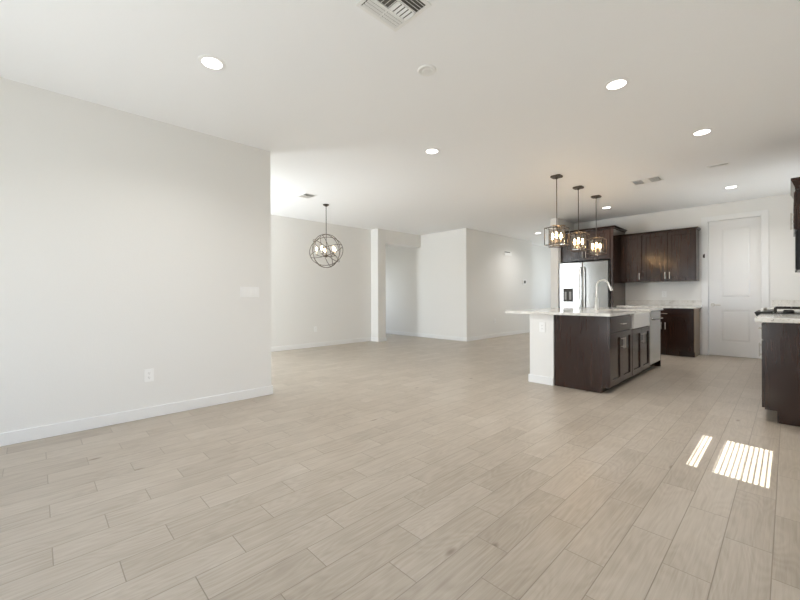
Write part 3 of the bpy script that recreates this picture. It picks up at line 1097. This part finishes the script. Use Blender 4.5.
cans = [(-2.85, 0.907, 'round recessed ceiling light nearest the plain left wall'),
        (-0.94, 3.303, 'round recessed ceiling light nearest the camera on the right side of the ceiling'),
        (-0.611, 4.911, 'round recessed ceiling light over the near end of the kitchen aisle'),
        (-0.613, 7.742, 'round recessed ceiling light in front of the pantry door'),
        (-2.40, 7.80, 'round recessed ceiling light in front of the refrigerator cabinets'),
        (-2.848, 3.281, 'round recessed ceiling light in the middle of the room beyond the large ceiling register'),
        (-4.638, 9.623, 'round recessed ceiling light in the hall beside the refrigerator wall')]
r0 = recessed(cans[0][2], cans[0][0], cans[0][1])
for x_, y_, lb in cans[1:]:
    c = copy_tree(r0)
    c.location = (x_, y_, H)
    c['label'] = lb


# ------------------------------------------------------------------ ceiling registers
def register(label, x, y, sx, sy, blocks, name='ceiling_register'):
    """blocks: (x0,x1,y0,y1,direction,tilt) in unit coordinates; louvres run along 'direction'"""
    t = thing(name, label, 'ceiling vent', (x, y, H))
    bm = bmesh.new()
    b_ = 0.022
    hx, hy = sx / 2, sy / 2
    for d in ((-hx, hx, -hy, -hy + b_), (-hx, hx, hy - b_, hy), (-hx, -hx + b_, -hy + b_, hy - b_), (hx - b_, hx, -hy + b_, hy - b_)):
        box(bm, *d, -0.008, -0.001)
    obj('frame', bm, 'vent_white', t, bevel=0.002)
    boxobj('backing', 'vent_dark', t, -hx + b_, hx - b_, -hy + b_, hy - b_, -0.0025, -0.001)
    lv = bmesh.new()
    ix, iy = sx - 2 * b_, sy - 2 * b_
    for x0, x1, y0, y1, dr, tilt, cnt in blocks:
        X0, X1 = -ix / 2 + x0 * ix, -ix / 2 + x1 * ix
        Y0, Y1 = -iy / 2 + y0 * iy, -iy / 2 + y1 * iy
        m_ = 0.004
        if dr == 0:
            box(lv, X0 + m_, X1 - m_, Y0 + m_, Y1 - m_, -0.008, -0.0026)
            continue
        for k_ in range(cnt):
            if dr == 'y':
                c_ = X0 + (k_ + 0.5) * (X1 - X0) / cnt
                vs = box(lv, -0.0075, 0.0075, Y0 + m_, Y1 - m_, -0.0006, 0.0006)
                bmesh.ops.rotate(lv, cent=(0, (Y0 + Y1) / 2, 0), matrix=Matrix.Rotation(R(tilt), 3, 'Y'), verts=vs)
                bmesh.ops.translate(lv, vec=(c_, 0, -0.009), verts=vs)
            else:
                c_ = Y0 + (k_ + 0.5) * (Y1 - Y0) / cnt
                vs = box(lv, X0 + m_, X1 - m_, -0.0075, 0.0075, -0.0006, 0.0006)
                bmesh.ops.rotate(lv, cent=((X0 + X1) / 2, 0, 0), matrix=Matrix.Rotation(R(tilt), 3, 'X'), verts=vs)
                bmesh.ops.translate(lv, vec=(0, c_, -0.009), verts=vs)
    # divider bars between blocks
    for x0, x1, y0, y1, dr, tilt, cnt in blocks:
        X1 = -ix / 2 + x1 * ix
        Y1 = -iy / 2 + y1 * iy
        X0 = -ix / 2 + x0 * ix
        Y0 = -iy / 2 + y0 * iy
        if x1 < 0.99:
            box(lv, X1 - 0.003, X1 + 0.003, Y0, Y1, -0.010, -0.0026)
        if y1 < 0.99:
            box(lv, X0, X1, Y1 - 0.003, Y1 + 0.003, -0.010, -0.0026)
    obj('louvres', lv, 'vent_white', t)
    return t


register('large square ceiling register near the camera, cut by the top of the photo', -1.565, 1.475, 0.30, 0.315,
         [(0, .34, 0, .5, 'y', -26, 4), (0, .34, .5, 1, 'y', -26, 4), (.34, .67, 0, .5, 'x', 40, 5), (.34, .67, .5, 1, 'x', -26, 5),
          (.67, 1, 0, .5, 'y', 40, 4), (.67, 1, .5, 1, 'y', 40, 4)])
register('rectangular ceiling register with two dark louvre blocks in the kitchen', -1.43, 6.39, 0.37, 0.26,
         [(0, .36, 0, 1, 'x', 40, 8), (.36, .62, 0, 1, 0, 0, 0), (.62, 1, 0, 1, 'x', 40, 8)])
register('small slim ceiling register between the kitchen lights near the pantry door', -0.62, 6.31, 0.22, 0.11,
         [(0, .5, 0, 1, 'y', -40, 5), (.5, 1, 0, 1, 'y', 40, 5)])
register('ceiling register in the dining room beside the orb chandelier', -5.53, 3.23, 0.27, 0.22,
         [(0, .5, 0, 1, 'y', -40, 6), (.5, 1, 0, 1, 'y', 40, 6)])

bm = bmesh.new()
lathe(bm, [(0.0, -0.012), (0.03, -0.012), (0.033, -0.009), (0.05, -0.009), (0.053, -0.011), (0.064, -0.010), (0.070, -0.001), (0.0, -0.001)], (-1.852, 2.081, H), 36)
tag(obj('smoke_detector', bm, 'vent_white', None, smooth=True), 'flat round white detector on the ceiling above the open floor', 'detector')


# ------------------------------------------------------------------ plates on the walls
def plate(name, label, cat, loc, rz, wdt, hgt, kind, gangs=1):
    """plate lies on a wall, local +y into the wall, front faces -y"""
    t = thing(name, label, cat, loc, rz)
    boxobj('cover_plate', 'white_plastic', t, -wdt / 2, wdt / 2, -0.006, -0.0005, -hgt / 2, hgt / 2, bevel=0.002)
    if kind == 'switch':
        for g_ in range(gangs):
            cx = -wdt / 2 + (g_ + 0.5) * wdt / gangs
            boxobj('rocker', 'white_plastic', t, cx - 0.0165, cx + 0.0165, -0.010, -0.006, -0.034, 0.034, bevel=0.001)
    elif kind == 'outlet':
        for s_ in (-1, 1):
            bm = bmesh.new()
            lathe(bm, [(0.0, 0), (0.017, 0), (0.017, 0.003), (0.0, 0.003)], seg=20)
            bmesh.ops.rotate(bm, cent=(0, 0, 0), matrix=Matrix.Rotation(R(90), 3, 'X'), verts=bm.verts)
            bmesh.ops.translate(bm, vec=(0, -0.006, s_ * 0.02), verts=bm.verts)
            r_ = obj('receptacle', bm, 'white_plastic', t)
            boxobj('slot', 'slot', r_, (-0.007, -0.005, -0.0095, -0.009, s_ * 0.02 - 0.001, s_ * 0.02 + 0.008),
                   (0.005, 0.007, -0.0095, -0.009, s_ * 0.02 - 0.001, s_ * 0.02 + 0.008), (-0.002, 0.002, -0.0095, -0.009, s_ * 0.02 - 0.010, s_ * 0.02 - 0.006))
    return t


# walls facing +x: local -y -> +x  (rotation +90)
plate('light_switch', 'wide white four-gang switch plate at the end of the left wall', 'light switch', (XL, 1.70, 1.175), R(90), 0.21, 0.115, 'switch', 4)
plate('power_outlet', 'white outlet low on the plain left wall', 'outlet', (XL, 0.755, 0.395), R(90), 0.075, 0.118, 'outlet')
plate('light_switch', 'white switch plate low on the hall wall left of the island worktop', 'light switch', (-5.5, 9.6, 0.675), R(90), 0.30, 0.12, 'switch', 4)
plate('power_outlet', 'white outlet near the baseboard on the hall wall', 'outlet', (-5.5, 8.885, 0.45), R(90), 0.075, 0.118, 'outlet')
plate('power_outlet', 'white outlet low on the dining room wall behind the chandelier', 'outlet', (-7.30, 4.45, 0.40), R(90), 0.075, 0.118, 'outlet')
plate('power_outlet', 'white outlet on the half wall under the island worktop', 'outlet', (-2.175, 4.62, 0.72), 0, 0.078, 0.125, 'outlet')
plate('power_outlet', 'white outlet on the back wall above the granite worktop', 'outlet', (-1.72, YB, 1.14), 0, 0.078, 0.118, 'outlet')

t = thing('door_chime', 'slim white box with a dark slot high on the hall wall', 'chime', (-5.5, 9.55, 2.31), R(90))
boxobj('housing', 'white_plastic', t, -0.20, 0.20, -0.022, -0.0005, -0.06, 0.045, bevel=0.004)
boxobj('slot', 'slot', t, -0.19, 0.10, -0.024, -0.022, 0.02, 0.04, label='dark slot')
t = thing('thermostat', 'small white thermostat with a dark round dial on the hall wall', 'thermostat', (-5.5, 10.49, 1.53), R(90))
boxobj('housing', 'white_plastic', t, -0.10, 0.10, -0.02, -0.0005, -0.075, 0.075, bevel=0.004)
bm = bmesh.new()
cyl(bm, (0.01, -0.021, 0.0), (0.01, -0.034, 0.0), 0.045, 24)
obj('dial', bm, 'slot', t, smooth=True, label='dark dial')
t = thing('wall_hook', 'small dark metal bracket on the wall between the wall cabinet and the pantry door', 'bracket', (-1.095, YB - 0.025, 1.847), 0)
bm = bmesh.new()
box(bm, -0.014, 0.014, -0.004, -0.0005, -0.035, 0.03)
tube(bm, [(0, -0.004, 0.02), (0.005, -0.03, 0.018), (0.012, -0.04, 0.035)], 0.005, 8)
tube(bm, [(0, -0.004, -0.015), (-0.005, -0.03, -0.02), (-0.01, -0.038, -0.005)], 0.005, 8)
obj('hook', bm, 'bronze', t)
